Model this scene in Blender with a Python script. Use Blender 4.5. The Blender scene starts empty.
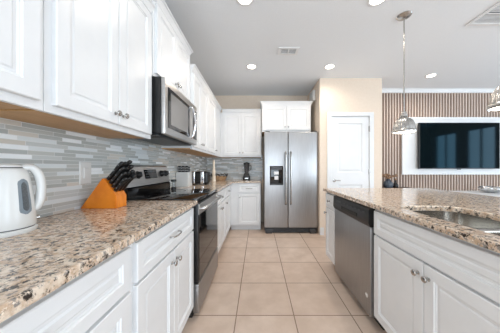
import bpy, bmesh, math, random
from mathutils import Vector, Matrix, Euler
random.seed(7)
PI = math.pi
S = bpy.context.scene
C = S.collection
H = 1.17                      # eye height; X to the right, Y into the room

# ------------------------------------------------------------------ camera, world, light, exposure
cd = bpy.data.cameras.new('camera'); cam = bpy.data.objects.new('camera', cd); C.objects.link(cam)
cam.location = (0, 0, H); cam.rotation_euler = (PI/2, 0, 0)
cd.sensor_width = 36; cd.lens = 14.4; cd.shift_x = -8/500; cd.shift_y = 1/500; cd.clip_start = .02
S.camera = cam
w = bpy.data.worlds.new('world'); S.world = w; w.use_nodes = True
w.node_tree.nodes['Background'].inputs[0].default_value = (.55, .75, 1, 1)
w.node_tree.nodes['Background'].inputs[1].default_value = 1.0
def area(name, loc, rot, sx, sy, power, col):
    l = bpy.data.lights.new(name, 'AREA'); l.shape = 'RECTANGLE'; l.size = sx; l.size_y = sy
    l.energy = power; l.color = col
    o = bpy.data.objects.new(name, l); C.objects.link(o); o.location = loc; o.rotation_euler = rot
    return o
area('added_rear_fill', (.35, -2.56, 1.35), (PI/2, 0, 0), 2.3, 1.9, 84, (.80, .91, 1))  # fill lamp added behind the camera to light the kitchen evenly
area('added_rear_fill', (4.3, -2.56, 1.25), (PI/2, 0, 0), 2.9, 2.2, 135, (.78, .90, 1))  # second added fill lamp, behind the camera on the living side
area('daylight_side_windows', (6.62, .75, 1.35), (PI/2, 0, PI/2), .80, 2.0, 42, (.72, .87, 1))
area('daylight_side_windows', (6.62, 1.85, 1.35), (PI/2, 0, PI/2), .80, 2.0, 42, (.72, .87, 1))
S.view_settings.view_transform = 'Standard'; S.view_settings.look = 'None'
S.view_settings.gamma = 1; S.view_settings.use_curve_mapping = False
S.view_settings.exposure = 0.13

# ------------------------------------------------------------------ materials
def srgb(r, g, b):
    f = lambda c: (c/255/12.92) if c/255 <= .04045 else ((c/255+.055)/1.055)**2.4
    return (f(r), f(g), f(b), 1)
def mat(name, col, rough=.5, metal=0, **kw):
    m = bpy.data.materials.new(name); m.use_nodes = True
    p = m.node_tree.nodes['Principled BSDF']
    p.inputs['Base Color'].default_value = col; p.inputs['Roughness'].default_value = rough
    p.inputs['Metallic'].default_value = metal
    for k, v in kw.items(): p.inputs[k.replace('_', ' ')].default_value = v
    return m
class N:
    def __init__(s, m): s.m = m; s.t = m.node_tree; s.p = s.t.nodes['Principled BSDF']
    def new(s, typ, **kw):
        n = s.t.nodes.new(typ)
        for k, v in kw.items(): setattr(n, k, v)
        return n
    def ln(s, a, b): s.t.links.new(a, b)
    def math(s, op, a, b=None, c=None):
        n = s.new('ShaderNodeMath', operation=op)
        for i, v in enumerate((a, b, c)):
            if v is None: continue
            if isinstance(v, (int, float)): n.inputs[i].default_value = v
            else: s.ln(v, n.inputs[i])
        return n.outputs[0]
    def mix(s, f, a, b):
        n = s.new('ShaderNodeMix', data_type='RGBA')
        for i, v in ((0, f), (6, a), (7, b)):
            if isinstance(v, (int, float, tuple)): n.inputs[i].default_value = v
            else: s.ln(v, n.inputs[i])
        return n.outputs[2]
    def ramp(s, f, stops, const=False):
        n = s.new('ShaderNodeValToRGB'); cr = n.color_ramp
        if const: cr.interpolation = 'CONSTANT'
        while len(cr.elements) < len(stops): cr.elements.new(.5)
        for e, (q, c) in zip(cr.elements, stops): e.position = q; e.color = c
        s.ln(f, n.inputs[0]); return n.outputs[0]
    def coord(s): return s.new('ShaderNodeTexCoord').outputs['Object']
    def noise(s, co, scale, detail=3, rough=.5, stretch=None):
        if stretch:
            mp = s.new('ShaderNodeMapping'); mp.inputs['Scale'].default_value = stretch
            s.ln(co, mp.inputs[0]); co = mp.outputs[0]
        n = s.new('ShaderNodeTexNoise'); n.inputs['Scale'].default_value = scale
        n.inputs['Detail'].default_value = detail; n.inputs['Roughness'].default_value = rough
        s.ln(co, n.inputs['Vector']); return n.outputs['Fac']
    def bump(s, h, strength=.2, dist=.002):
        b = s.new('ShaderNodeBump'); b.inputs['Strength'].default_value = strength
        b.inputs['Distance'].default_value = dist; s.ln(h, b.inputs['Height'])
        s.ln(b.outputs[0], s.p.inputs['Normal'])
def textured(name, c1, c2, scale, rough=.5, metal=0, stretch=None, bump=0, lo=.35, hi=.65, detail=3, **kw):
    m = mat(name, c1, rough, metal, **kw); n = N(m); co = n.coord()
    f = n.noise(co, scale, detail, .55, stretch)
    n.ln(n.ramp(f, [(lo, c1), (hi, c2)]), n.p.inputs['Base Color'])
    if bump: n.bump(f, bump)
    return m
M = {}
M['paint'] = textured('white_cabinet_paint', srgb(228, 229, 230), srgb(232, 233, 234), 6, .32)
M['wall'] = textured('wall_paint', srgb(228, 211, 193), srgb(231, 215, 198), 30, .85, bump=.05)
M['ceil'] = textured('ceiling_paint', srgb(232, 235, 238), srgb(235, 238, 241), 90, .95, bump=.12)
M['trim'] = textured('trim_paint', srgb(226, 227, 228), srgb(230, 231, 232), 5, .4)
M['maple'] = textured('maple_underside', srgb(188, 144, 92), srgb(204, 160, 108), 9, .5, stretch=(8, 1, 8))
M['steel'] = textured('brushed_steel', srgb(158, 158, 159), srgb(172, 172, 173), 7, .36, 1, stretch=(30, 30, .6), bump=.02)
M['steel_h'] = textured('brushed_steel_horizontal', srgb(188, 187, 186), srgb(202, 201, 200), 7, .30, 1, stretch=(.6, .6, 40), bump=.02)
M['nickel'] = textured('satin_nickel', srgb(172, 170, 167), srgb(188, 186, 183), 20, .25, 1)
M['chrome'] = mat('polished_chrome', srgb(225, 225, 228), .10, 1)
M['black'] = textured('black_plastic', srgb(16, 16, 17), srgb(24, 24, 25), 20, .35)
M['dgrey'] = textured('dark_grey_plastic', srgb(52, 53, 55), srgb(60, 61, 63), 20, .4)
M['blackglass'] = mat('black_glass', srgb(12, 12, 13), .04)
M['display'] = textured('display_grey', srgb(70, 74, 78), srgb(95, 100, 104), 300, .3)
M['white'] = textured('white_plastic', srgb(212, 212, 210), srgb(218, 218, 216), 6, .25)
M['bulb'] = mat('lit_lens', (1, 1, 1, 1), .5, 0, Emission_Color=(1, .90, .76, 1), Emission_Strength=9)
M['orange'] = textured('orange_wood', srgb(214, 116, 22), srgb(232, 138, 36), 12, .35, stretch=(1, 6, 1))
M['rivet'] = mat('rivet_steel', srgb(200, 200, 200), .25, 1)
M['slatwood'] = textured('slat_wood', srgb(118, 98, 88), srgb(140, 118, 106), 20, .5, stretch=(6, 1, .4))
M['slatgap'] = textured('pale_wood_slat', srgb(214, 196, 182), srgb(224, 208, 196), 60, .7)
M['felt'] = textured('slat_felt', srgb(66, 56, 52), srgb(80, 68, 63), 120, .9)
M['darkceramic'] = textured('dark_blue_grey_ceramic', srgb(62, 72, 84), srgb(78, 88, 100), 10, .35)
M['dried'] = textured('dried_flowers', srgb(120, 92, 70), srgb(170, 136, 106), 40, .9)
M['darkwood'] = textured('dark_wood', srgb(58, 44, 36), srgb(76, 58, 46), 12, .5, stretch=(1, 8, 8))
M['foil'] = textured('silver_hammered', srgb(170, 170, 170), srgb(225, 225, 225), 40, .2, 1, bump=.6)
M['wicker'] = textured('tan_wicker', srgb(176, 140, 104), srgb(206, 172, 134), 60, .7, bump=.6)
M['vent'] = textured('vent_white', srgb(226, 226, 226), srgb(232, 232, 232), 10, .5)
M['ventdark'] = textured('vent_duct_grey', srgb(88, 88, 90), srgb(104, 104, 106), 30, .8)
M['mill'] = textured('cream_wood', srgb(226, 212, 190), srgb(238, 226, 208), 12, .4)
M['smoke'] = mat('smoky_clear_plastic', srgb(170, 170, 175), .08, 0, Transmission_Weight=.85, IOR=1.3)
M['clear'] = mat('clear_glass', srgb(235, 238, 238), .03, 0, Transmission_Weight=.95, IOR=1.3)
M['gauge'] = mat('water_gauge', srgb(128, 138, 146), .12)
M['pepper'] = textured('peppercorn', srgb(30, 24, 20), srgb(90, 80, 70), 300, .7)
M['mesh'] = textured('mesh_reflection_grey', srgb(120, 118, 116), srgb(136, 134, 132), 400, .12)  # mesh lightened: the glass reflection is painted into its grey
M['rubber'] = textured('dark_toe_kick', srgb(30, 28, 27), srgb(40, 38, 36), 20, .7)
M['sill'] = textured('reflective_trim', srgb(166, 164, 160), srgb(180, 178, 174), 20, .4)
M['sinksteel'] = textured('sink_steel', srgb(184, 180, 174), srgb(200, 196, 190), 12, .22, 1, stretch=(1, 12, 12))

def granite(name, base, tan, grey, dark, scale=1.35):
    m = mat(name, base, .14); n = N(m); co = n.coord()
    a = n.noise(co, 26*scale, 5, .65); b = n.noise(co, 55*scale, 4, .6); c = n.noise(co, 90*scale, 3, .6)
    mp = n.new('ShaderNodeMapping'); mp.inputs['Location'].default_value = (7.3, 2.1, 4.4); n.ln(co, mp.inputs[0])
    d = n.noise(mp.outputs[0], 34*scale, 5, .7)
    col = n.mix(n.ramp(a, [(.40, (0, 0, 0, 1)), (.58, (1, 1, 1, 1))]), base, tan)
    col = n.mix(n.ramp(b, [(.54, (0, 0, 0, 1)), (.62, (1, 1, 1, 1))]), col, grey)
    col = n.mix(n.ramp(d, [(.53, (0, 0, 0, 1)), (.60, (1, 1, 1, 1))]), col, dark)
    col = n.mix(n.ramp(c, [(.62, (0, 0, 0, 1)), (.68, (1, 1, 1, 1))]), col, srgb(245, 232, 215))
    n.ln(col, n.p.inputs['Base Color'])
    return m
M['granite'] = granite('speckled_granite', srgb(230, 214, 196), srgb(198, 170, 144), srgb(144, 136, 130), srgb(58, 50, 46))

def mosaic(name, axis):
    m = mat(name, srgb(180, 188, 190), .16); n = N(m)
    sp = n.new('ShaderNodeSeparateXYZ'); n.ln(n.coord(), sp.inputs[0])
    x = sp.outputs[axis]; z = sp.outputs[2]
    zr = n.math('DIVIDE', z, .0212); row = n.math('FLOOR', zr)
    wn = n.new('ShaderNodeTexWhiteNoise', noise_dimensions='1D'); n.ln(row, wn.inputs['W'])
    k = n.math('MULTIPLY_ADD', wn.outputs['Value'], 4.0, 4.5)
    xs = n.math('MULTIPLY', x, k); xs = n.math('MULTIPLY_ADD', wn.outputs['Value'], 37.0, xs)
    cell = n.math('FLOOR', xs)
    cb = n.new('ShaderNodeCombineXYZ'); n.ln(cell, cb.inputs[0]); n.ln(row, cb.inputs[1])
    w2 = n.new('ShaderNodeTexWhiteNoise', noise_dimensions='3D'); n.ln(cb.outputs[0], w2.inputs['Vector'])
    col = n.ramp(w2.outputs['Value'], [(0, srgb(172, 176, 174)), (.22, srgb(192, 196, 195)), (.42, srgb(204, 199, 190)),
                 (.56, srgb(184, 186, 182)), (.70, srgb(214, 220, 222)), (.86, srgb(236, 240, 242))], True)
    fx = n.math('FRACT', xs); fz = n.math('FRACT', zr)
    e1 = n.math('LESS_THAN', fz, .11); e2 = n.math('LESS_THAN', fx, .012); e = n.math('MAXIMUM', e1, e2)
    n.ln(n.mix(e, col, srgb(218, 220, 220)), n.p.inputs['Base Color'])
    n.ln(n.math('MULTIPLY_ADD', e, .4, n.math('MULTIPLY_ADD', w2.outputs['Value'], .2, .12)), n.p.inputs['Roughness'])
    n.bump(n.math('SUBTRACT', 1, e), .4, .001)
    return m
M['mosaic_y'] = mosaic('glass_mosaic_side', 1); M['mosaic_x'] = mosaic('glass_mosaic_back', 0)

def floor_tiles():
    m = mat('beige_floor_tile', srgb(215, 190, 168), .35); n = N(m); co = n.coord()
    sp = n.new('ShaderNodeSeparateXYZ'); n.ln(co, sp.inputs[0])
    tx = n.math('DIVIDE', n.math('ADD', sp.outputs[0], .171), .455)
    ty = n.math('DIVIDE', n.math('SUBTRACT', sp.outputs[1], 1.582), .4435)
    fx = n.math('ABSOLUTE', n.math('SUBTRACT', n.math('FRACT', n.math('ADD', tx, .5)), .5))
    fy = n.math('ABSOLUTE', n.math('SUBTRACT', n.math('FRACT', n.math('ADD', ty, .5)), .5))
    g = n.math('LESS_THAN', n.math('MINIMUM', fx, fy), .0085)
    cb = n.new('ShaderNodeCombineXYZ'); n.ln(n.math('FLOOR', tx), cb.inputs[0]); n.ln(n.math('FLOOR', ty), cb.inputs[1])
    wn = n.new('ShaderNodeTexWhiteNoise', noise_dimensions='3D'); n.ln(cb.outputs[0], wn.inputs['Vector'])
    a = n.noise(co, 5, 5, .6)
    col = n.mix(n.ramp(a, [(.35, (0, 0, 0, 1)), (.68, (1, 1, 1, 1))]), srgb(203, 181, 164), srgb(220, 200, 184))
    col = n.mix(n.math('MULTIPLY', wn.outputs['Value'], .35), col, srgb(196, 168, 148))
    n.ln(n.mix(g, col, srgb(140, 118, 100)), n.p.inputs['Base Color'])
    n.ln(n.math('MULTIPLY_ADD', g, .45, .36), n.p.inputs['Roughness'])
    n.bump(n.math('SUBTRACT', 1, g), .3, .002)
    return m
M['floor'] = floor_tiles()
def tv_glass():
    m = mat('tv_screen', srgb(4, 8, 12), .06, 0, IOR=1.2, Specular_Tint=(.10, .62, .9, 1)); return m
M['tv'] = tv_glass()

# ------------------------------------------------------------------ mesh helpers
OFF = {}
def B(): return bmesh.new()
def box(bm, x0, x1, y0, y1, z0, z1, bev=0, seg=2, rot=None, piv=None):
    r = bmesh.ops.create_cube(bm, size=1)['verts']
    for v in r:
        v.co = Vector(((x0+x1)/2+v.co.x*(x1-x0), (y0+y1)/2+v.co.y*(y1-y0), (z0+z1)/2+v.co.z*(z1-z0)))
    if bev:
        es = list({e for v in r for e in v.link_edges})
        g = bmesh.ops.bevel(bm, geom=es, offset=bev, segments=seg, affect='EDGES', profile=.6)
        r = list({v for f in g['faces'] for v in f.verts} | {v for v in r if v.is_valid})
    if rot is not None:
        p = Vector(piv)
        for v in r: v.co = rot @ (v.co-p) + p
    return bm
def lathe(bm, prof, c=(0, 0, 0), axis=(0, 0, 1), seg=32, fn=None):
    q = Vector((0, 0, 1)).rotation_difference(Vector(axis)).to_matrix(); c = Vector(c)
    rings = []
    for r, z in prof:
        if r < 1e-6: rings.append([bm.verts.new(c + q @ Vector((0, 0, z)))]); continue
        rings.append([bm.verts.new(c + q @ Vector((r*(fn(2*PI*i/seg) if fn else 1)*math.cos(2*PI*i/seg),
                                                   r*(fn(2*PI*i/seg) if fn else 1)*math.sin(2*PI*i/seg), z))) for i in range(seg)])
    for a, b in zip(rings, rings[1:]):
        for i in range(seg):
            j = (i+1) % seg
            if len(a) == 1 and len(b) == 1: continue
            if len(a) == 1: bm.faces.new((a[0], b[i], b[j]))
            elif len(b) == 1: bm.faces.new((a[i], a[j], b[0]))
            else: bm.faces.new((a[i], a[j], b[j], b[i]))
    return bm
def tube(bm, pts, r, seg=12, flat=1.0):
    pts = [Vector(p) for p in pts]; rr = r if isinstance(r, (list, tuple)) else [r]*len(pts)
    rings = []; up = None
    for i, p in enumerate(pts):
        d = (pts[min(i+1, len(pts)-1)]-pts[max(i-1, 0)]).normalized()
        if up is None:
            up = Vector((0, 0, 1)) if abs(d.z) < .9 else Vector((0, 1, 0))
        s = d.cross(up).normalized(); up = s.cross(d).normalized()
        rings.append([bm.verts.new(p + rr[i]*(math.cos(2*PI*k/seg)*s*flat + math.sin(2*PI*k/seg)*up)) for k in range(seg)])
    for a, b in zip(rings, rings[1:]):
        for i in range(seg): bm.faces.new((a[i], a[(i+1) % seg], b[(i+1) % seg], b[i]))
    bm.faces.new(rings[0][::-1]); bm.faces.new(rings[-1])
    return bm
def prism(bm, pts, vec):
    a = [bm.verts.new(Vector(p)) for p in pts]; b = [bm.verts.new(Vector(p)+Vector(vec)) for p in pts]
    bm.faces.new(a); bm.faces.new(b[::-1])
    for i in range(len(a)):
        j = (i+1) % len(a); bm.faces.new((a[j], a[i], b[i], b[j]))
    return bm
def smooth_curve(pts, n=6):
    pts = [Vector(p) for p in pts]; out = []
    for i in range(len(pts)-1):
        p0, p1, p2, p3 = pts[max(i-1, 0)], pts[i], pts[i+1], pts[min(i+2, len(pts)-1)]
        for k in range(n):
            t = k/n
            out.append(.5*((2*p1)+(p2-p0)*t+(2*p0-5*p1+4*p2-p3)*t*t+(3*p1-p0-3*p2+p3)*t**3))
    out.append(pts[-1]); return out
def obj(name, bm, material, parent=None, smooth=None, label=None):
    bmesh.ops.recalc_face_normals(bm, faces=bm.faces)
    off = OFF.get(parent.name, Vector()) if parent else Vector()
    for v in bm.verts: v.co -= off
    me = bpy.data.meshes.new(name); 
    if smooth is not None:
        for f in bm.faces: f.smooth = True
        for e in bm.edges:
            if len(e.link_faces) == 2 and e.calc_face_angle(0) > math.radians(smooth): e.smooth = False
    bm.to_mesh(me); bm.free()
    me.materials.append(M[material] if isinstance(material, str) else material)
    o = bpy.data.objects.new(name, me); C.objects.link(o)
    if parent: o.parent = parent
    OFF[o.name] = off
    if label: o['label'] = label
    return o
def tag(o, label, cat, group=None):
    o['label'] = label; o['category'] = cat
    if group: o['group'] = group
    return o
def thing(name, loc, label, cat, group=None):
    o = bpy.data.objects.new(name, None); C.objects.link(o); o.location = loc; o.empty_display_size = .05
    OFF[o.name] = Vector(loc); return tag(o, label, cat, group)
def struct(name, bm, material, parent=None, smooth=None):
    o = obj(name, bm, material, parent, smooth)
    if not parent: o['kind'] = 'structure'
    return o
def copy_tree(o, parent=None):
    c = o.copy(); C.objects.link(c); c.parent = parent
    for ch in list(o.children): copy_tree(ch, c)
    return c

# a framed, moulded panel: O corner, U width axis, N outward; w x h
def panel(bm, O, U, Nn, w, h, t=.02, frame=.055, flat=False):
    O = Vector(O); U = Vector(U); Nn = Vector(Nn); V = Vector((0, 0, 1))
    prof = [(0, 0), (0, t-.003), (.003, t)]
    if flat: pass
    else:
        f = min(frame, w*.28, h*.28)
        prof += [(f, t), (f+.003, t-.005), (f+.008, t-.006), (f+.011, t-.010), (f+.020, t-.010), (f+.026, t-.006)]
    loops = []
    for i, d in prof:
        loops.append([bm.verts.new(O + U*a + V*b + Nn*d) for a, b in ((i, i), (w-i, i), (w-i, h-i), (i, h-i))])
    bm.faces.new(loops[0]); bm.faces.new(loops[-1])
    for a, b in zip(loops, loops[1:]):
        for i in range(4): bm.faces.new((a[i], a[(i+1) % 4], b[(i+1) % 4], b[i]))
    return bm
def knob_bm(p, Nn):
    return lathe(B(), [(0, 0), (.009, 0), (.009, .003), (.005, .006), (.0045, .014), (.008, .018), (.0145, .021), (.0155, .025), (.013, .029), (.006, .031), (0, .031)], p, Nn, 20)
def pull_bm(p, U, Nn, L=.11):
    p = Vector(p); U = Vector(U); Nn = Vector(Nn)
    pts = smooth_curve([p-U*L/2, p-U*L/2+Nn*.018, p-U*L*.3+Nn*.028, p+Nn*.031, p+U*L*.3+Nn*.028, p+U*L/2+Nn*.018, p+U*L/2], 5)
    return tube(B(), pts, .0048, 10)

# ------------------------------------------------------------------ room
XL, XR, YB, YF, ZC = -1.10, 6.5, 4.31, -2.5, 2.72
struct('floor', box(B(), XL-.1, XR+.1, YF-.1, YB+.1, -.1, 0), 'floor')
struct('ceiling', box(B(), XL-.1, XR+.1, YF-.1, YB+.1, ZC, ZC+.1), 'ceil')
struct('wall_left', box(B(), XL-.1, XL, YF-.1, YB+.1, 0, ZC), 'wall')
struct('wall_back', box(B(), XL, 1.07, YB, YB+.1, 0, ZC), 'wall')
b = B(); box(b, 1.07, 1.20, 3.47, YB+.1, 0, ZC); box(b, 1.20, 2.0, 3.47, 3.59, 2.12, ZC); box(b, 2.0, 2.15, 3.47, YB+.1, 0, ZC)
struct('wall_pantry', b, 'wall')
struct('wall_pantry_rear', box(B(), 1.20, 2.0, YB, YB+.1, 0, ZC), 'wall')
struct('wall_living', box(B(), 2.15, XR+.1, 4.0, 4.1, 0, ZC), 'wall')
def wall_with_holes(bm, fixed0, fixed1, a0, a1, holes, axis):
    def bx(p, q, z0, z1):
        if q-p < 1e-4 or z1-z0 < 1e-4: return
        if axis == 'x': box(bm, p, q, fixed0, fixed1, z0, z1)
        else: box(bm, fixed0, fixed1, p, q, z0, z1)
    cur = a0
    for (p, q, z0, z1) in sorted(holes):
        bx(cur, p, 0, ZC); bx(p, q, 0, z0); bx(p, q, z1, ZC); cur = q
    bx(cur, a1, 0, ZC); return bm
rear = [(-.8, 1.5, .45, 2.25), (2.9, 5.7, .1, 2.35)]  # unseen rear openings, added to let in soft fill light
side = [(.35, 1.15, .4, 2.35), (1.45, 2.25, .4, 2.35)]
struct('wall_rear', wall_with_holes(B(), YF-.1, YF, XL, XR, rear, 'x'), 'wall')
struct('wall_right', wall_with_holes(B(), XR, XR+.1, YF-.1, 4.0, side, 'y'), 'wall')
k = 0
for ax, hs in (('x', rear), ('y', side)):
    for (p, q, z0, z1) in hs:
        k += 1; b = B(); t = .05
        def wb(p0, q0, a, c):
            if ax == 'x': box(b, p0, q0, YF-.07, YF-.02, a, c)
            else: box(b, XR+.02, XR+.07, p0, q0, a, c)
        wb(p, p+t, z0, z1); wb(q-t, q, z0, z1); wb(p+t, q-t, z0, z0+t); wb(p+t, q-t, z1-t, z1); wb((p+q)/2-.02, (p+q)/2+.02, z0+t, z1-t)
        struct('window_%d' % k, b, 'trim')  # the first two frame the added rear openings
# baseboards
struct('baseboard_pantry', box(box(B(), 1.07, 1.14, 3.455, 3.47, 0, .13, .003), 2.07, 2.15, 3.455, 3.47, 0, .13, .003), 'trim')
struct('baseboard_living', box(B(), 2.15, 6.5, 3.94, 3.955, 0, .13, .003), 'trim')
# backsplash
struct('trim_1', box(B(), XL, XL+.008, -.5, 2.9+1.40, .9185, 1.60), 'mosaic_y')
bpy.data.objects['trim_1'].name = 'wall_left_backsplash'
struct('wall_back_backsplash', box(B(), XL+.008, .10, YB-.008, YB, .9185, 1.45), 'mosaic_x')
# slatted feature wall
b = B(); box(b, 2.151, 6.49, 3.985, 4.0, .0, 2.655)
struct('wall_living_backing', b, 'slatwood')
b = B(); x = 2.165; pitch = .056
while x < 6.45:
    box(b, x, x+.017, 3.966, 3.985, 0.131, 2.655); x += pitch
struct('trim_slats', b, 'slatgap')
struct('trim_living_crown', prism(prism(B(), [(2.15, 4.0, 2.655), (2.15, 3.955, 2.655), (2.15, 3.95, 2.69), (2.15, 3.93, 2.72), (2.15, 4.0, 2.72)], (4.35, 0, 0)), [(2.15, 3.99, 2.65), (2.15, 3.955, 2.65), (2.15, 3.955, 2.655), (2.15, 3.99, 2.655)], (4.35, 0, 0)), 'trim')
# pantry door
b = B(); box(b, 1.197, 1.27, 3.452, 3.47, 0, 2.06, .004); box(b, 1.93, 2.003, 3.452, 3.47, 0, 2.06, .004); box(b, 1.197, 2.003, 3.452, 3.47, 2.06, 2.127, .004)
box(b, 1.20, 1.27, 3.47, 3.59, 0, 2.12); box(b, 1.93, 2.0, 3.47, 3.59, 0, 2.12); box(b, 1.27, 1.93, 3.47, 3.59, 2.062, 2.12)
struct('trim_2', b, 'trim')
d = B()
O = Vector((1.273, 3.515, .01)); W, Hh = .654, 2.047
xs = [0, .115, W-.115, W]; zs = [0, .23, .86, 1.075, 1.93, Hh]
for i in range(3):
    for j in range(5):
        if i == 1 and j in (1, 3): continue
        box(d, O.x+xs[i], O.x+xs[i+1], 3.475, 3.515, O.z+zs[j], O.z+zs[j+1])
for z0, z1 in ((.23, .86), (1.075, 1.93)):
    L = []
    for i, dd in ((0, .04), (.012, .028), (.03, .028), (.05, .036)):
        L.append([d.verts.new((O.x+a, 3.515-dd, O.z+c)) for a, c in ((.115+i, z0+i), (W-.115-i, z0+i), (W-.115-i, z1-i), (.115+i, z1-i))])
    for a, c in zip(L, L[1:]):
        for i in range(4): d.faces.new((a[i], a[(i+1) % 4], c[(i+1) % 4], c[i]))
    d.faces.new(L[-1])
door = struct('door_1', d, 'trim'); 
obj('door_handle', tube(lathe(B(), [(0, 0), (.028, 0), (.028, .006), (.01, .01), (.01, .04), (0, .04)], (1.325, 3.475, .945), (0, -1, 0), 20), smooth_curve([(1.325, 3.437, .945), (1.37, 3.435, .948), (1.42, 3.44, .942)]), .008), 'nickel', door, 40)
for z in (.3, 1.10, 1.84):
    obj('hinge', lathe(box(B(), 1.922, 1.934, 3.462, 3.476, z-.045, z+.045), [(0, -.05), (.007, -.05), (.007, .05), (0, .05)], (1.929, 3.458, z)), 'nickel', door)

# ------------------------------------------------------------------ cabinets
L_N, L_U = Vector((1, 0, 0)), Vector((0, 1, 0))      # left run: faces +X
B_N, B_U = Vector((0, -1, 0)), Vector((1, 0, 0))     # back run: faces -Y
R_N, R_U = Vector((-1, 0, 0)), Vector((0, 1, 0))     # island: faces -X
def cab_box(N_, a0, a1, back, face, z0, z1, bm=None, bev=.0015):
    bm = bm or B()
    if N_ is B_N: box(bm, a0, a1, min(back, face), max(back, face), z0, z1, bev, 1)
    else: box(bm, min(back, face), max(back, face), a0, a1, z0, z1, bev, 1)
    return bm
def pos(N_, a, face, z):
    return Vector((a, face, z)) if N_ is B_N else Vector((face, a, z))
def crown(N_, U_, a0, a1, back, face, z0, z1, ends=(0, 0)):
    bm = B(); s = N_.x if N_ is not B_N else N_.y
    ov = .035; zz = [(0, z0), (.006, z0), (.008, z0+.012), (.022, z1-.018), (ov, z1-.010), (ov, z1)]
    loops = []
    for o_, z in zz + [(0, z1)]:
        f = face + s*o_; e0 = a0-(o_ if ends[0] else 0); e1 = a1+(o_ if ends[1] else 0)
        loops.append([bm.verts.new(pos(N_, a, q, z)) for a, q in ((e0, back), (e0, f), (e1, f), (e1, back))])
    for A, Bq in zip(loops, loops[1:]):
        for i in range(3): bm.faces.new((A[i], A[i+1], Bq[i+1], Bq[i]))
    bm.faces.new(loops[-2]); 
    return bm
def upper(N_, U_, a0, a1, back, face, z0, z1, doors, label, knobside, cz0, cz1, ends=(0, 0), group=None, ca=None):
    """doors: list of (a0,a1,knob side)"""
    t = thing('upper_cabinet', pos(N_, (a0+a1)/2, back, z0), label, 'kitchen cabinet', group)
    bm = cab_box(N_, a0, a1, back, face, z0+.012, z1)
    obj('body', bm, 'paint', t)
    # underside recessed board with front rail
    u = B(); s = N_.x if N_ is not B_N else N_.y
    cab_box(N_, a0+.01, a1-.01, back, face-s*.02, z0+.004, z0+.012, u, 0)
    obj('underside_panel', u, 'maple', t, label='tan unpainted wooden underside')
    r = cab_box(N_, a0, a1, face-s*.02, face, z0, z0+.014, B(), .001); obj('bottom_rail', r, 'paint', t)
    for (d0, d1, kn) in doors:
        dm = panel(B(), pos(N_, d0, face, z0+.03), U_, N_, d1-d0, z1-z0-.055)
        dobj = obj('door', dm, 'paint', t)
        ka = d0+.028 if kn == 'a' else d1-.028
        obj('knob', knob_bm(pos(N_, ka, face+s*.02, z0+.085), N_), 'nickel', dobj, 40)
    obj('crown_moulding', crown(N_, U_, *(ca or (a0, a1)), back, face, z1, cz1, ends), 'paint', t)
    return t
BK = XL+.001
upper(L_N, L_U, -.05, .736, XL+.009, -.79, 1.378, 2.30, [(-.02, .342, 'b'), (.348, .711, 'a')], 'white wall cabinet at the left edge of the view, above the kettle', 'b', 2.30, 2.36)
upper(L_N, L_U, .738, 1.473, XL+.009, -.79, 1.378, 2.30, [(.765, 1.108, 'b'), (1.112, 1.452, 'a')], 'large white two-door wall cabinet above the knife block, left of the microwave', 'b', 2.30, 2.36)
upper(L_N, L_U, 1.475, 2.253, XL+.009, -.775, 1.85, 2.43, [(1.50, 1.860, 'b'), (1.865, 2.225, 'a')], 'short tall-crowned white wall cabinet directly above the microwave', 'b', 2.43, 2.49, (1, 1))
upper(L_N, L_U, 2.255, 2.90, XL+.009, -.745, 1.378, 2.27, [(2.27, 2.575, 'b'), (2.58, 2.885, 'a')], 'white two-door wall cabinet just past the microwave, above the toaster', 'b', 2.27, 2.335)
upper(L_N, L_U, 2.902, 3.983, XL+.009, -.745, 1.378, 2.27, [(2.92, 3.44, 'b')], 'white single-door corner wall cabinet at the far end of the left wall', 'b', 2.27, 2.335, ca=(2.902, 3.948))
upper(B_N, B_U, -1.09, .065, YB-.009, 3.985, 1.378, 2.265, [(-.695, -.331, 'b'), (-.326, .045, 'a')], 'white two-door wall cabinet on the back wall above the blender', 'b', 2.265, 2.33, ca=(-.709, .065))
upper(B_N, B_U, .075, .985, YB-.009, 3.73, 1.835, 2.335, [(.095, .527, 'b'), (.533, .965, 'a')], 'short white two-door wall cabinet above the steel refrigerator', 'b', 2.335, 2.40, (1, 1))

def base(N_, U_, a0, a1, back, face, label, drawers, doors, ztop=.884, knobs='knob', name='base_cabinet', toe=.075, end_panel=None):
    s = N_.x if N_ is not B_N else N_.y
    t = thing(name, pos(N_, (a0+a1)/2, back, 0), label, 'kitchen cabinet')
    if name == 'sink_cabinet':
        bm = cab_box(N_, a0, a1, back, face, .10, .58)
        cab_box(N_, a0, a1, face-s*.018, face, .58, ztop, bm, 0); cab_box(N_, a0, a0+.018, back, face-s*.018, .58, ztop, bm, 0)
        cab_box(N_, a1-.018, a1, back, face-s*.018, .58, ztop, bm, 0); cab_box(N_, a0+.018, a1-.018, back, back+s*.018, .58, ztop, bm, 0)
    else: bm = cab_box(N_, a0, a1, back, face, .10, ztop)
    obj('body', bm, 'paint', t)
    obj('toe_kick', cab_box(N_, a0, a1, back, face-s*toe, 0, .10, B(), 0), 'paint', t)
    for (d0, d1, z0, z1, hw) in drawers:
        dr = obj('drawer', panel(B(), pos(N_, d0, face, z0), U_, N_, d1-d0, z1-z0, .02, .044), 'paint', t)
        if hw == 'pull': obj('handle', pull_bm(pos(N_, (d0+d1)/2, face+s*.02, (z0+z1)/2), U_, N_), 'nickel', dr, 40)
        elif hw == 'knob': obj('knob', knob_bm(pos(N_, (d0+d1)/2, face+s*.02, (z0+z1)/2), N_), 'nickel', dr, 40)
    for (d0, d1, z0, z1, kn) in doors:
        dm = obj('door', panel(B(), pos(N_, d0, face, z0), U_, N_, d1-d0, z1-z0), 'paint', t)
        ka = d0+.03 if kn == 'a' else d1-.03
        if kn: obj('knob', knob_bm(pos(N_, ka, face+s*.02, z1-.06), N_), 'nickel', dm, 40)
    return t
FL = -.505
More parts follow.
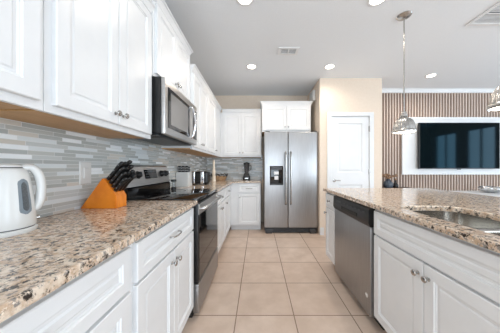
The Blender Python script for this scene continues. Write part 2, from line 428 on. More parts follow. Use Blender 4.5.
base(L_N, L_U, 0.0, .784, XL+.012, FL, 'white base cabinet nearest the camera on the left, under the kettle', [(.02, .766, .705, .865, 'pull')], [(.02, .391, .12, .692, 'b'), (.395, .766, .12, .692, 'a')])
base(L_N, L_U, .786, 1.528, XL+.012, FL, 'white base cabinet with drawer and two doors left of the oven', [(.806, 1.508, .705, .865, 'pull')], [(.806, 1.155, .12, .692, 'b'), (1.159, 1.508, .12, .692, 'a')])
base(L_N, L_U, 2.285, 2.98, XL+.012, FL, 'white base cabinet just past the oven on the left side', [(2.30, 2.965, .705, .865, 'knob')], [(2.30, 2.630, .12, .692, 'b'), (2.634, 2.965, .12, .692, 'a')])
base(L_N, L_U, 2.982, 4.295, XL+.012, FL, 'white corner base cabinet at the far end of the left run', [(3.0, 3.56, .705, .865, 'knob')], [(3.0, 3.56, .12, .692, 'a')])
base(B_N, B_U, -.503, .05, YB-.001, 3.70, 'white base cabinet with one drawer and door on the back wall beside the refrigerator', [(-.365, .035, .705, .865, 'pull')], [(-.365, .035, .12, .692, 'a')])
FI = .84
base(R_N, R_U, 2.135, 2.44, 1.46, FI, 'narrow white island cabinet at the far end past the dishwasher', [(2.15, 2.425, .705, .865, 'knob')], [(2.15, 2.425, .12, .692, 'b')])
base(R_N, R_U, .565, 1.435, 1.46, FI, 'white sink cabinet with false drawer front in the island, near the camera', [(.582, 1.418, .705, .865, None)], [(.582, .990, .12, .692, 'b'), (.994, 1.418, .12, .692, 'a')], name='sink_cabinet')
obj('x', B(), 'paint') if 0 else None
t = thing('island_back_panel', (1.76, 1.3, 0), 'white panelled back of the island under the granite overhang', 'kitchen island')
obj('body', box(B(), 1.462, 1.70, .06, 2.44, 0, .884, .002), 'paint', t)

# ------------------------------------------------------------------ granite tops
def slab(pts, z0, z1, r=.006):
    b = B(); prism(b, [(x, y, z0) for x, y in pts], (0, 0, z1-z0))
    es = [e for e in b.edges if abs(e.verts[0].co.z-e.verts[1].co.z) < 1e-5]
    bmesh.ops.bevel(b, geom=es, offset=r, segments=3, affect='EDGES', profile=.5); return b
w0 = XL+.009
tag(obj('countertop', slab([(w0, -.3), (-.465, -.3), (-.465, 1.532), (w0, 1.532)], .886, .918), 'granite'), 'speckled granite worktop on the near left, under the kettle and knife block', 'countertop')
tag(obj('countertop', slab([(w0, 2.282), (-.465, 2.282), (-.465, 3.66), (.07, 3.66), (.07, 4.30), (w0, 4.30)], .886, .918), 'granite'), 'L-shaped granite worktop past the oven, turning along the back wall', 'countertop')
# island slab with rounded double sink cut-out
def rrect(x0, x1, y0, y1, r, n=5):
    out = []
    for cx, cy, a in ((x1-r, y1-r, 0), (x0+r, y1-r, 90), (x0+r, y0+r, 180), (x1-r, y0+r, 270)):
        for i in range(n+1):
            q = math.radians(a+90*i/n); out.append((cx+r*math.cos(q), cy+r*math.sin(q)))
    return out
sx0, sx1, sy0, sy1 = .895, 1.275, .585, 1.315
def slab_hole(outer, hole, z0, z1, r=.005):
    b = B()
    def ring(pts, z): return [b.verts.new((x, y, z)) for x, y in pts]
    def sub(pts, d, c):
        out = []
        for x, y in pts:
            out.append((x + d*(1 if x < c[0] else -1), y + d*(1 if y < c[1] else -1)))
        return out
    c = (1.1, .95)
    oc = ((outer[0][0]+outer[2][0])/2, (outer[0][1]+outer[2][1])/2)
    o_in = sub(outer, r, oc)
    hole_out = [(x+(r if x > c[0] else -r), y+(r if y > c[1] else -r)) for x, y in hole]
    O0, O1, Ot = ring(outer, z0), ring(outer, z1-r), ring(o_in, z1)
    H0, H1, Ht = ring(hole, z0), ring(hole, z1-r), ring(hole_out, z1)
    for A, D in ((O0, O1), (O1, Ot), (H0, H1), (H1, Ht)):
        for i in range(len(A)):
            j = (i+1) % len(A); b.faces.new((A[i], A[j], D[j], D[i]))
    for A, D in ((Ot, Ht), (O0, H0)):
        es = []
        for R in (A, D):
            for i in range(len(R)):
                e = b.edges.get((R[i], R[(i+1) % len(R)])) or b.edges.new((R[i], R[(i+1) % len(R)])); es.append(e)
        bmesh.ops.triangle_fill(b, use_beauty=True, use_dissolve=False, edges=es)
    return b
tag(obj('island_countertop', slab_hole([(.80, 0.02), (2.07, 0.02), (2.07, 2.46), (.80, 2.46)], rrect(sx0, sx1, sy0, sy1, .10), .886, .918), 'granite'), 'speckled granite island worktop with the sink cut into it', 'countertop')
# sink
t = thing('sink', (1.08, .95, .68), 'stainless steel double-bowl sink set under the island granite', 'sink')
def bowl(x0, x1, y0, y1, z0, z1):
    b = B(); L = []
    for (g, z, r) in ((.0, z1, .085), (.0, z1-.02, .085), (-.010, z0+.03, .08), (-.022, z0+.008, .07), (-.045, z0, .05)):
        L.append([b.verts.new((x, y, z)) for x, y in rrect(x0-g, x1+g, y0-g, y1+g, r)])
    for a, c in zip(L, L[1:]):
        for i in range(len(a)): b.faces.new((a[i], a[(i+1) % len(a)], c[(i+1) % len(a)], c[i]))
    b.faces.new(L[-1]); return b
obj('bowl', bowl(sx0-.006, sx1+.006, .915, sy1+.006, .69, .884), 'sinksteel', t, 50)
obj('bowl', bowl(sx0-.006, sx1+.006, sy0-.006, .871, .69, .884), 'sinksteel', t, 50)
b = B(); box(b, sx0+.001, sx1-.001, .868, .918, .862, .893, .006); 
for (yy) in (1.14, .76): pass
obj('divider', b, 'sinksteel', t, 40)
for yy in (1.14, .76):
    obj('drain', lathe(B(), [(0, .001), (.03, .001), (.042, .004), (.045, .001)], (1.085, yy, .69), (0, 0, 1), 24), 'chrome', t, 50)

# ------------------------------------------------------------------ refrigerator
t = thing('refrigerator', (.59, 3.95, 0), 'stainless steel side-by-side refrigerator with a black water dispenser', 'refrigerator')
FX0, FX1, FM, FY = .110, 1.064, .532, 3.535
obj('body', box(B(), FX0+.008, FX1-.004, FY+.075, 4.295, .03, 1.785, .005), 'dgrey', t)
dl = obj('door', box(B(), FX0, FM-.004, FY, FY+.07, .105, 1.80, .012, 3), 'steel', t, 40)
dr = obj('door', box(B(), FM+.004, FX1, FY, FY+.07, .105, 1.80, .012, 3), 'steel', t, 40)
for par, hx in ((dl, FM-.045), (dr, FM+.045)):
    pts = smooth_curve([(hx, FY, .52), (hx, FY-.035, .535), (hx, FY-.055, .60), (hx, FY-.058, 1.0), (hx, FY-.055, 1.37), (hx, FY-.035, 1.43), (hx, FY, 1.445)], 6)
    obj('handle', tube(B(), pts, .015, 14), 'nickel', par, 50)
b = box(B(), .209, .446, FY-.006, FY+.01, .858, 1.197, .004)
dis = obj('water_dispenser', b, 'blackglass', dl, 30)
b = B(); box(b, .235, .42, FY-.012, FY-.004, 1.13, 1.18, .002); obj('control_panel', b, 'display', dis) if 0 else obj('control_panel', b, 'dgrey', t)
b = B(); box(b, .285, .365, FY-.022, FY-.004, 1.045, 1.10, .004); box(b, .29, .36, FY-.018, FY-.004, .955, 1.02, .004)
obj('dispenser_paddle', b, 'vent', t)
b = B(); box(b, .225, .43, FY-.02, FY-.004, .866, .882, .002)
for i in range(5): box(b, .24+i*.037, .262+i*.037, FY-.0225, FY-.019, .868, .88)
obj('drip_tray', b, 'dgrey', t)
b = B(); box(b, FX0+.02, FX1-.02, FY+.03, FY+.07, .015, .098, .003)
for i in range(4): box(b, .30, .90, FY+.024, FY+.03, .03+i*.016, .037+i*.016)
obj('kick_grille', b, 'dgrey', t)
for x0 in (FX0+.02, FX1-.14): obj('foot', box(B(), x0, x0+.12, FY+.0, FY+.06, 0, .085, .01), 'dgrey', t, 40)
for x0 in (FX0+.02, FX1-.10): obj('hinge_cover', box(B(), x0, x0+.08, FY+.01, FY+.07, 1.80, 1.815, .004), 'dgrey', t)

# ------------------------------------------------------------------ range
RY0, RY1, RX = 1.537, 2.277, -.472
t = thing('range', (-.77, 1.907, 0), 'stainless electric range with black glass cooktop and oven window', 'oven')
obj('body', box(B(), XL+.012, RX-.03, RY0, RY1, .05, .900, .003), 'black', t)
obj('cooktop', box(B(), XL+.10, RX+.005, RY0-.002, RY1+.002, .901, .928, .004), 'blackglass', t, 30)
for cx, cy, r in ((-.62, 1.73, .11), (-.62, 2.10, .085), (-.86, 1.73, .075), (-.86, 2.10, .095)):
    obj('burner_ring', lathe(B(), [(r, 0), (r+.002, .0004), (r+.004, 0)], (cx, cy, .9281), (0, 0, 1), 48), 'dgrey', t)
# backguard
b = B(); prism(b, [(XL+.0095, RY0, .90), (XL+.10, RY0, .90), (XL+.10, RY0, 1.0), (XL+.085, RY0, 1.012), (XL+.0095, RY0, 1.012)], (0, RY1-RY0, 0))
obj('backguard_base', b, 'blackglass', t)
b = B(); prism(b, [(XL+.0095, RY0, 1.013), (XL+.098, RY0, 1.013), (XL+.062, RY0, 1.178), (XL+.05, RY0, 1.19), (XL+.0095, RY0, 1.19)], (0, RY1-RY0, 0))
bg = obj('control_panel', b, 'steel_h', t)
a = math.atan2(.036, .165); nrm = Vector((math.cos(a), 0, math.sin(a))); upv = Vector((-math.sin(a), 0, math.cos(a)))
def on_guard(y, s, d=0): return Vector((XL+.098, y, 1.013)) + upv*s + nrm*d
b = B()
L0 = [on_guard(1.80, .055, .001), on_guard(2.01, .055, .001), on_guard(2.01, .14, .001), on_guard(1.80, .14, .001)]
prism(b, L0, nrm*.003); disp = obj('display', b, 'blackglass', bg)
b = B()
for i in range(7):
    for j in range(3):
        if 2 <= i <= 4 and j == 2: continue
        p = on_guard(1.818+i*.027, .068+j*.025, .0041); prism(b, [p, p+Vector((0, .014, 0)), p+Vector((0, .014, 0))+upv*.009, p+upv*.009], nrm*.0006)
p = on_guard(1.872, .114, .0041); prism(b, [p, p+Vector((0, .066, 0)), p+Vector((0, .066, 0))+upv*.018, p+upv*.018], nrm*.0006)
obj('button_marks', b, 'display', bg)
for y in (1.61, 1.70, 2.11, 2.205):
    kb = lathe(B(), [(0, 0), (.034, 0), (.034, .004), (.027, .006), (.024, .026), (.02, .03), (0, .03)], on_guard(y, .095, .001), nrm, 28)
    kk = obj('knob', kb, 'black', bg, 40)
    kp = on_guard(y, .095, .031); b = B(); prism(b, [kp+Vector((0, -.003, 0))-upv*.02, kp+Vector((0, .003, 0))-upv*.02, kp+Vector((0, .003, 0))+upv*.02, kp+Vector((0, -.003, 0))+upv*.02], nrm*.008)
    obj('knob_grip', b, 'dgrey', kk)
od = obj('oven_door', box(B(), RX-.028, RX+.012, RY0+.002, RY1-.002, .275, .893, .006), 'black', t, 30)
obj('window', box(B(), RX+.0125, RX+.016, RY0+.02, RY1-.02, .29, .80, .002), 'blackglass', od)
obj('door_trim', box(B(), RX+.0125, RX+.018, RY0+.004, RY1-.004, .805, .885, .003), 'steel_h', od)
hp = smooth_curve([(RX+.018, RY0+.045, .845), (RX+.05, RY0+.05, .85), (RX+.062, RY0+.10, .852), (RX+.066, 1.907, .853), (RX+.062, RY1-.10, .852), (RX+.05, RY1-.05, .85), (RX+.018, RY1-.045, .845)], 6)
obj('handle', tube(B(), hp, .014, 14), 'steel_h', od, 50)
obj('storage_drawer', box(B(), RX-.028, RX+.016, RY0+.002, RY1-.002, .045, .268, .008), 'steel', t, 30)
obj('toe_panel', box(B(), RX-.09, RX-.04, RY0+.02, RY1-.02, .0, .05), 'rubber', t)

# ------------------------------------------------------------------ microwave
MY0, MY1, MX = 1.480, 2.250, -.688
t = thing('microwave', (-.9, 1.865, 1.415), 'stainless over-the-range microwave hanging above the cooktop', 'microwave')
obj('body', box(B(), XL+.012, MX-.032, MY0, MY1, 1.425, 1.845, .004), 'black', t)
obj('vent_grille', box(box(B(), XL+.05, MX-.06, MY0+.02, MY1-.02, 1.412, 1.425, .003), MX-.16, MX-.07, MY0+.1, MY1-.1, 1.408, 1.412), 'dgrey', t)
b = B(); box(b, MX-.032, MX, MY0, MY1, 1.418, 1.845, .010, 3); mf = obj('door', b, 'steel_h', t, 40)
obj('window', box(B(), MX+.0005, MX+.004, MY0+.055, MY0+.515, 1.475, 1.785, .0015), 'display', mf) if 0 else obj('window', box(B(), MX+.0005, MX+.004, MY0+.05, MY0+.525, 1.475, 1.785, .0015), 'blackglass', mf)
obj('window_mesh', box(B(), MX+.0045, MX+.0052, MY0+.09, MY0+.475, 1.505, 1.755), 'mesh', mf)  # pale sheet over the glass carries the painted reflection
hp = smooth_curve([(MX, 2.045, 1.475), (MX+.026, 2.045, 1.50), (MX+.047, 2.045, 1.63), (MX+.026, 2.045, 1.76), (MX, 2.045, 1.785)], 8)
obj('handle', tube(B(), hp, .012, 14), 'chrome', mf, 50)
obj('control_panel', box(B(), MX+.0005, MX+.004, 2.13, 2.235, 1.475, 1.785, .0015), 'blackglass', t)
b = B()
for i in range(3):
    for j in range(5): box(b, MX+.0042, MX+.0048, 2.142+i*.03, 2.162+i*.03, 1.49+j*.04, 1.51+j*.04)
box(b, MX+.0042, MX+.0048, 2.142, 2.223, 1.72, 1.76)
obj('button_marks', b, 'display', t)

# ------------------------------------------------------------------ dishwasher
t = thing('dishwasher', (1.1, 1.77, 0), 'stainless dishwasher with black control strip built into the island', 'dishwasher')
DY0, DY1 = 1.437, 2.13
obj('body', box(B(), .86, 1.44, DY0, DY1, .06, .88, .003), 'dgrey', t)
obj('door', box(B(), .815, .86, DY0+.012, DY1-.003, .08, .735, .006, 3), 'steel', t, 40)
b = B(); prism(b, [(.86, DY0+.012, .738), (.812, DY0+.012, .738), (.800, DY0+.012, .765), (.803, DY0+.012, .862), (.815, DY0+.012, .875), (.86, DY0+.012, .875)], (0, DY1-DY0-.015, 0))
cp = obj('control_panel', b, 'black', t, 50)
b = B(); box(b, .796, .802, 1.62, 1.92, .772, .800, .003); obj('handle_recess', b, 'rubber', cp)
for i in range(6): obj('button', box(B(), .7995, .8035, 1.50+i*.068, 1.53+i*.068, .83, .838), 'dgrey', cp)
obj('display', box(B(), .7995, .8035, 1.93, 2.06, .822, .842), 'dgrey', cp)
obj('toe_kick', box(B(), .90, .93, DY0, DY1, 0, .10), 'rubber', t)
obj('sticker', lathe(B(), [(0, 0), (.018, 0), (.018, .0008), (0, .0008)], (.8148, 1.50, .215), (-1, 0, 0), 20), 'white', t, label='small round pale sticker')

# ------------------------------------------------------------------ wall plates, vents, cans
def plate(name, O, U_, N_, label, cat, w=.08, h=.13, switch=False):
    t = thing(name, O, label, cat); Nn = Vector(N_); U_ = Vector(U_)
    b = B(); panel(b, Vector(O)-U_*w/2-Vector((0, 0, h/2)), U_, Nn, w, h, .006, .05, flat=True)
    obj('plate', b, 'white', t)
    b = B()
    if switch: panel(b, Vector(O)-U_*.017-Vector((0, 0, .033))+Nn*.0062, U_, Nn, .034, .066, .004, flat=True); obj('switch', b, 'white', t)
    else:
        for dz in (-.022, .022): lathe(b, [(0, 0), (.016, 0), (.016, .002), (0, .002)], Vector(O)+Nn*.0062+Vector((0, 0, dz)), Nn, 20)
        so = obj('socket', b, 'white', t)
        b = B()
        for dz in (-.022, .022):
            for du in (-.006, .006):
                p = Vector(O)+Nn*.0085+Vector((0, 0, dz-.004))+U_*du
                prism(b, [p, p+U_*.0015, p+U_*.0015+Vector((0, 0, .008)), p+Vector((0, 0, .008))], Nn*.0006)
        obj('slots', b, 'black', so)
    return t
plate('light_switch', (XL+.0085, 1.262, 1.135), (0, 1, 0), (1, 0, 0), 'white rocker switch plate on the mosaic backsplash beside the knife block', 'light switch', .085, .14, True)
plate('electrical_outlet', (-.385, YB-.0085, 1.125), (1, 0, 0), (0, -1, 0), 'white outlet on the back wall tiles left of the blender', 'outlet')
# chime box
t = thing('door_chime', (1.06, 3.85, 2.52), 'white door chime box high on the side wall above the refrigerator', 'door chime')
obj('cover', box(B(), 1.02, 1.0695, 3.72, 3.98, 2.42, 2.62, .012, 3), 'white', t, 40)
obj('grille', box(box(box(B(), 1.016, 1.02, 3.76, 3.94, 2.45, 2.458), 1.016, 1.02, 3.76, 3.94, 2.475, 2.483), 1.016, 1.02, 3.76, 3.94, 2.50, 2.508), 'white', t)

# ceiling registers
t = thing('ceiling_vent', (.396, 2.65, ZC), 'small white ceiling air register in front of the refrigerator', 'air vent')
b = B(); x0, x1, y0, y1 = .265, .535, 2.575, 2.735
box(b, x0, x1, y0, y0+.03, ZC-.012, ZC, .003); box(b, x0, x1, y1-.03, y1, ZC-.012, ZC, .003); box(b, x0, x0+.045, y0+.03, y1-.03, ZC-.012, ZC, .003); box(b, x1-.035, x1, y0+.03, y1-.03, ZC-.012, ZC, .003); box(b, .395, .41, y0+.03, y1-.03, ZC-.012, ZC)
obj('frame', b, 'vent', t)
obj('backing', box(B(), x0+.04, x1-.03, y0+.025, y1-.025, ZC-.002, ZC-.001), 'ventdark', t)
b = B()
for i in range(6):
    y = y0+.038+i*.017
    box(b, x0+.046, x1-.036, y, y+.003, ZC-.008, ZC-.003)
obj('louver', b, 'vent', t)
t = thing('ceiling_vent', (2.55, 1.9, ZC), 'large white return air grille in the ceiling at the top right corner', 'air vent')
b = B(); x0, x1, y0, y1 = 2.25, 2.95, 1.62, 2.17
box(b, x0, x1, y0, y0+.035, ZC-.014, ZC, .003); box(b, x0, x1, y1-.035, y1, ZC-.014, ZC, .003); box(b, x0, x0+.035, y0+.035, y1-.035, ZC-.014, ZC, .003); box(b, x1-.035, x1, y0+.035, y1-.035, ZC-.014, ZC, .003); box(b, x0+.035, x1-.035, 1.99, 2.005, ZC-.014, ZC)
obj('frame', b, 'vent', t)
obj('backing', box(B(), x0+.03, x1-.03, y0+.03, y1-.03, ZC-.002, ZC-.001), 'ventdark', t)
b = B(); y = y0+.04
while y < y1-.045:
    box(b, x0+.035, x1-.035, y, y+.005, ZC-.010, ZC-.003); y += .0165
obj('louver', b, 'vent', t)

CAN = None
cans = [(-.10, 3.07, 'recessed ceiling light above the left counter run, in front of the back cabinets'), (1.10, 3.07, 'recessed ceiling light in front of the pantry wall, right of the small vent'),
        (2.915, 3.37, 'recessed ceiling light in the living area near the slatted wall'), (-.12, 1.835, 'recessed ceiling light at the top edge of the view, nearer the left cabinets'),
        (1.10, 1.84, 'recessed ceiling light at the top edge of the view, left of the pendant canopy')]
t = thing('recessed_light', (cans[0][0], cans[0][1], ZC), cans[0][2], 'ceiling light', 'recessed lights in the ceiling'); CAN = t
c0 = (cans[0][0], cans[0][1], ZC)
obj('trim_ring', lathe(B(), [(.085, 0), (.085, -.004), (.078, -.007), (.062, -.005), (.060, 0)], c0, (0, 0, 1), 40), 'trim', t, 50)
obj('lens', lathe(B(), [(0, -.004), (.060, -.004), (.0605, -.001)], c0, (0, 0, 1), 32), 'bulb', t)
sl = bpy.data.lights.new('can_light', 'SPOT'); sl.energy = 34; sl.color = (1, .86, .72); sl.spot_size = math.radians(168); sl.spot_blend = .8; sl.shadow_soft_size = .06
so = bpy.data.objects.new('can_light', sl); C.objects.link(so); so.parent = t; so.location = (0, 0, -.02)
for x, y, lb in cans[1:]:
    c = copy_tree(CAN); c.location = (x, y, ZC); c['label'] = lb
    if y < 2 or x > 1:                                # other cans set weaker than the first to balance brightness
        for ch in c.children:
            if ch.type == 'LIGHT': ch.data = ch.data.copy(); ch.data.energy = 20 if y < 2 else 24; ch.data.color = (1, .90, .78)

# pendants
PX, PY = 1.49, 2.04
t = thing('pendant_light', (PX, PY, ZC), 'brushed nickel ribbed dome pendant hanging left of the television', 'pendant light', 'pendants over the island')
obj('canopy', lathe(B(), [(0, 0), (.065, 0), (.067, -.006), (.055, -.018), (.03, -.026), (.012, -.03), (0, -.03)], (PX, PY, ZC), (0, 0, 1), 36), 'nickel', t, 50)
obj('rod', lathe(B(), [(.006, 2.69), (.006, 1.72)], (PX, PY, 0), (0, 0, 1), 14), 'nickel', t, 50)
obj('socket_cap', lathe(B(), [(0, 1.74), (.018, 1.738), (.022, 1.725), (.022, 1.712), (.032, 1.708), (.034, 1.69), (.026, 1.684), (.026, 1.672), (.04, 1.665)], (PX, PY, 0), (0, 0, 1), 28), 'nickel', t, 50)
rib = lambda a: 1+.06*abs(math.cos(a*8))**.7
b = lathe(B(), [(.028, 1.682), (.048, 1.670), (.070, 1.645), (.084, 1.612), (.092, 1.575), (.094, 1.552), (.091, 1.552), (.089, 1.575), (.081, 1.610), (.067, 1.641), (.046, 1.664), (.028, 1.672)], (PX, PY, 0), (0, 0, 1), 160, rib)
sh = obj('shade', b, 'nickel', t, 60)
obj('rim', lathe(B(), [(.094, 1.556), (.102, 1.552), (.106, 1.540), (.106, 1.528), (.102, 1.524), (.098, 1.53), (.093, 1.55)], (PX, PY, 0), (0, 0, 1), 64), 'nickel', sh, 50)
obj('diffuser', lathe(B(), [(0, 1.522), (.06, 1.524), (.100, 1.532)], (PX, PY, 0), (0, 0, 1), 48), 'bulb', t)
c = copy_tree(t); c.location = (1.50, 1.173, ZC); c['label'] = 'brushed nickel ribbed dome pendant cut off by the right edge of the view'

# ------------------------------------------------------------------ television wall
PXA, PXB, PZ0, PZ1 = 2.837, 5.02, 1.03, 2.16
t = thing('television_surround', (3.9, 3.94, PZ0), 'white recessed surround framing the television on the slatted wall', 'wall panel')
obj('back_board', box(B(), PXA+.02, PXB-.02, 3.945, 3.96, PZ0+.02, PZ1-.02), 'trim', t)
b = B(); box(b, PXA, PXB, 3.93, 3.961, PZ1-.035, PZ1, .003); box(b, PXA, PXB, 3.93, 3.961, PZ0, PZ0+.035, .003); box(b, PXA, PXA+.035, 3.93, 3.961, PZ0+.035, PZ1-.035, .003); box(b, PXB-.035, PXB, 3.93, 3.961, PZ0+.035, PZ1-.035, .003)
obj('frame', b, 'trim', t)
t = thing('television', (3.9, 3.90, 1.15), 'large black flat-screen television mounted in the white surround', 'television')
obj('bezel', box(B(), 3.115, 4.665, 3.855, 3.90, 1.145, 2.035, .005), 'black', t)
obj('screen', box(B(), 3.125, 4.655, 3.8535, 3.856, 1.158, 2.027), 'tv', t)
obj('wall_bracket', box(B(), 3.7, 4.1, 3.90, 3.945, 1.4, 1.8), 'black', t)
obj('sensor_bar', box(B(), 3.86, 3.92, 3.858, 3.885, 1.130, 1.146, .003), 'dgrey', t)

# console + vases at the wall end
t = thing('console_table', (2.55, 3.8, 0), 'dark wooden console table at the left end of the slatted wall behind the island', 'table')
obj('tabletop', box(B(), 2.2, 2.95, 3.62, 3.93, .755, .785, .004), 'darkwood', t)
for x in (2.22, 2.89):
    for y in (3.64, 3.87): obj('leg', box(B(), x, x+.04, y, y+.04, 0, .755, .003), 'darkwood', t)
t = thing('vase', (2.42, 3.72, .785), 'squat blue-grey vase with dried brown flowers beside the slatted wall', 'vase')
obj('body', lathe(B(), [(0, 0), (.05, 0), (.075, .03), (.085, .07), (.075, .11), (.045, .145), (.03, .16), (.034, .17), (.028, .168), (.024, .15), (0, .15)], (2.42, 3.72, .785), (0, 0, 1), 28), 'darkceramic', t, 60)
b = B(); rn = random.Random(3)
for i in range(46):
    a = rn.uniform(0, 2*PI); l = rn.uniform(.05, .16); h = rn.uniform(.04, .11)
    p0 = Vector((2.42, 3.72, .94)); p1 = p0+Vector((math.cos(a)*l*.4, math.sin(a)*l*.4, h*.7)); p2 = p0+Vector((math.cos(a)*l, math.sin(a)*l*.6, h))
    tube(b, [p0, p1, p2], .0016, 5); bmesh.ops.create_icosphere(b, subdivisions=1, radius=rn.uniform(.010, .018), matrix=Matrix.Translation(p2) @ Matrix.Diagonal((1.6, 1, .7, 1)))
obj('dried_flowers', b, 'dried', t)
t = thing('bottle', (2.57, 3.74, .785), 'small black rounded bottle with a stopper, right of the blue-grey vase', 'bottle')
obj('body', lathe(B(), [(0, 0), (.03, 0), (.046, .02), (.048, .05), (.036, .085), (.016, .105), (.014, .14), (.018, .145), (0, .145)], (2.57, 3.74, .785), (0, 0, 1), 24), 'black', t, 60)
obj('stopper', lathe(B(), [(0, .0), (.012, 0), (.022, .015), (.018, .032), (0, .038)], (2.57, 3.74, .930), (0, 0, 1), 20), 'dried', t, 60)

# dining table
t = thing('dining_table', (4.15, 3.0, 0), 'white dining table behind the island, below the television', 'table')
b = slab([(3.38, 2.45), (4.95, 2.45), (4.95, 3.56), (3.38, 3.56)], .725, .76, .008); obj('tabletop', b, 'trim', t)
for x in (3.50, 4.78):
    for y in (2.57, 3.38): obj('leg', box(B(), x, x+.06, y, y+.06, 0, .725, .004), 'white', t)
# crumpled silver bowl
rn = random.Random(5); ph = [rn.uniform(0, 6.28) for _ in range(4)]
wob = lambda a: 1+.10*math.sin(5*a+ph[0])+.06*math.sin(9*a+ph[1])+.04*math.sin(14*a+ph[2])
o = obj('decorative_bowl', lathe(B(), [(0, .004), (.05, .0), (.10, .025), (.135, .065), (.125, .095), (.115, .10), (.105, .09), (.115, .065), (.08, .03), (0, .015)], (3.78, 3.25, .760), (0, 0, 1), 48, wob), 'foil', smooth=60)
tag(o, 'hammered silver bowl with a wavy rim on the white dining table', 'bowl')
for i, (z, lb) in enumerate([(0, 'white dinner plate, lower one of the pair right of the silver bowl'), (.022, 'white dinner plate, upper one of the pair right of the silver bowl')]):
    o = obj('plate', lathe(B(), [(0, 0), (.08, 0), (.10, .006), (.155, .020), (.156, .023), (.10, .011), (.08, .006), (0, .006)], (4.12, 3.20, .761+z), (0, 0, 1), 40), 'white', smooth=50)
    tag(o, lb, 'plate', 'plates on the dining table')
t = thing('serving_bowl', (4.12, 3.20, .79), 'silver shallow bowl resting on the white plates at the right edge', 'bowl')
obj('body', lathe(B(), [(0, .0), (.05, .0), (.09, .02), (.13, .055), (.127, .057), (.085, .026), (.045, .006), (0, .006)], (4.12, 3.20, .7895), (0, 0, 1), 40), 'chrome', t, 50)
obj('rim', lathe(B(), [(.13, .055), (.134, .058), (.13, .061), (.127, .057)], (4.12, 3.20, .7895), (0, 0, 1), 40), 'dgrey', t, 50)

# ------------------------------------------------------------------ kettle
KX, KY, KZ = -.973, .770, .918
t = thing('electric_kettle', (KX, KY, KZ), 'white electric kettle with a grey water gauge at the left edge of the view', 'kettle')
obj('power_base', lathe(B(), [(0, 0), (.082, 0), (.085, .004), (.085, .014), (.080, .018), (0, .018)], (KX, KY, KZ), (0, 0, 1), 56), 'white', t, 40)
obj('base_gap', lathe(B(), [(.078, .018), (.078, .023)], (KX, KY, KZ), (0, 0, 1), 56), 'dgrey', t, 40)
spd = Vector((-.62, -.783, 0)); hd = Vector((.62, .783, 0)); ha = math.atan2(.783, .62)
b = B(); prof = [(0, .022), (.080, .022), (.082, .03), (.081, .06), (.076, .12), (.069, .18), (.062, .225), (.057, .243), (.050, .250), (0, .252)]
def spout(a): return 1.0
lathe(b, prof, (KX, KY, KZ), (0, 0, 1), 72)
for v in b.verts:                                   # pull a pouring lip out opposite the handle
    rel = Vector((v.co.x-KX, v.co.y-KY, 0)); z = v.co.z-KZ
    if rel.length > .03 and z > .16:
        c_ = max(0, rel.normalized().dot(spd)); v.co += spd*(c_**14)*.035*min(1, (z-.16)/.08)
body = obj('body', b, 'white', t, 50)
obj('lid', lathe(B(), [(.046, .250), (.047, .256), (.042, .262), (.015, .268), (0, .268)], (KX, KY, KZ), (0, 0, 1), 40), 'white', t, 50)
obj('lid_seam', lathe(B(), [(.0465, .2505), (.0485, .2515), (.0485, .2530), (.0465, .254)], (KX, KY, KZ), (0, 0, 1), 40), 'dgrey', t, 50)
def kp(r, z): return Vector((KX, KY, KZ+z))+hd*r
obj('handle', tube(B(), smooth_curve([kp(.035, .246), kp(.062, .252), kp(.081, .236), kp(.092, .20), kp(.094, .155), kp(.090, .115), kp(.080, .088), kp(.066, .085)], 7), [.013]+[.0155]*48+[.013], 16, 1.5), 'white', t, 60)
obj('power_switch', lathe(B(), [(0, 0), (.009, 0), (.009, .012), (0, .014)], kp(.078, .045), hd, 16), 'nickel', t, 50)
def gauge_bm(az, half, z0, z1, extra):
    b = B(); cols = 10; rows = 16; g = {}
    for i in range(cols+1):
        for j in range(rows+1):
            s_ = -1+2*i/cols; z = z0+(z1-z0)*j/rows
            zc0, zc1 = z0+.016, z1-.016; wd = 1.0
            if z < zc0: wd = math.sqrt(max(.04, 1-((zc0-z)/.016)**2))
            if z > zc1: wd = math.sqrt(max(.04, 1-((z-zc1)/.016)**2))
            r = None
            for (r0, q0), (r1, q1) in zip(prof[1:], prof[2:]):
                if q0 <= z <= q1: r = r0+(r1-r0)*(z-q0)/(q1-q0)
            r += extra; a = az+s_*half*wd
            g[i, j] = b.verts.new((KX+r*math.cos(a), KY+r*math.sin(a), KZ+z))
    for i in range(cols):
        for j in range(rows): b.faces.new((g[i, j], g[i+1, j], g[i+1, j+1], g[i, j+1]))
    ex = bmesh.ops.extrude_face_region(b, geom=b.faces[:])
    for v in [q for q in ex['geom'] if isinstance(q, bmesh.types.BMVert)]:
        d_ = Vector((v.co.x-KX, v.co.y-KY, 0)).normalized(); v.co += d_*.0012
    return b
obj('gauge_surround', gauge_bm(math.radians(2), .24, .070, .210, -.0005), 'white', t, 60) if 0 else None
gz = obj('water_gauge', gauge_bm(math.radians(2), .27, .072, .208, -.0006), 'gauge', t, 60)
gi = obj('gauge_scale', gauge_bm(math.radians(2), .13, .085, .195, .0007), 'display', t, 60)

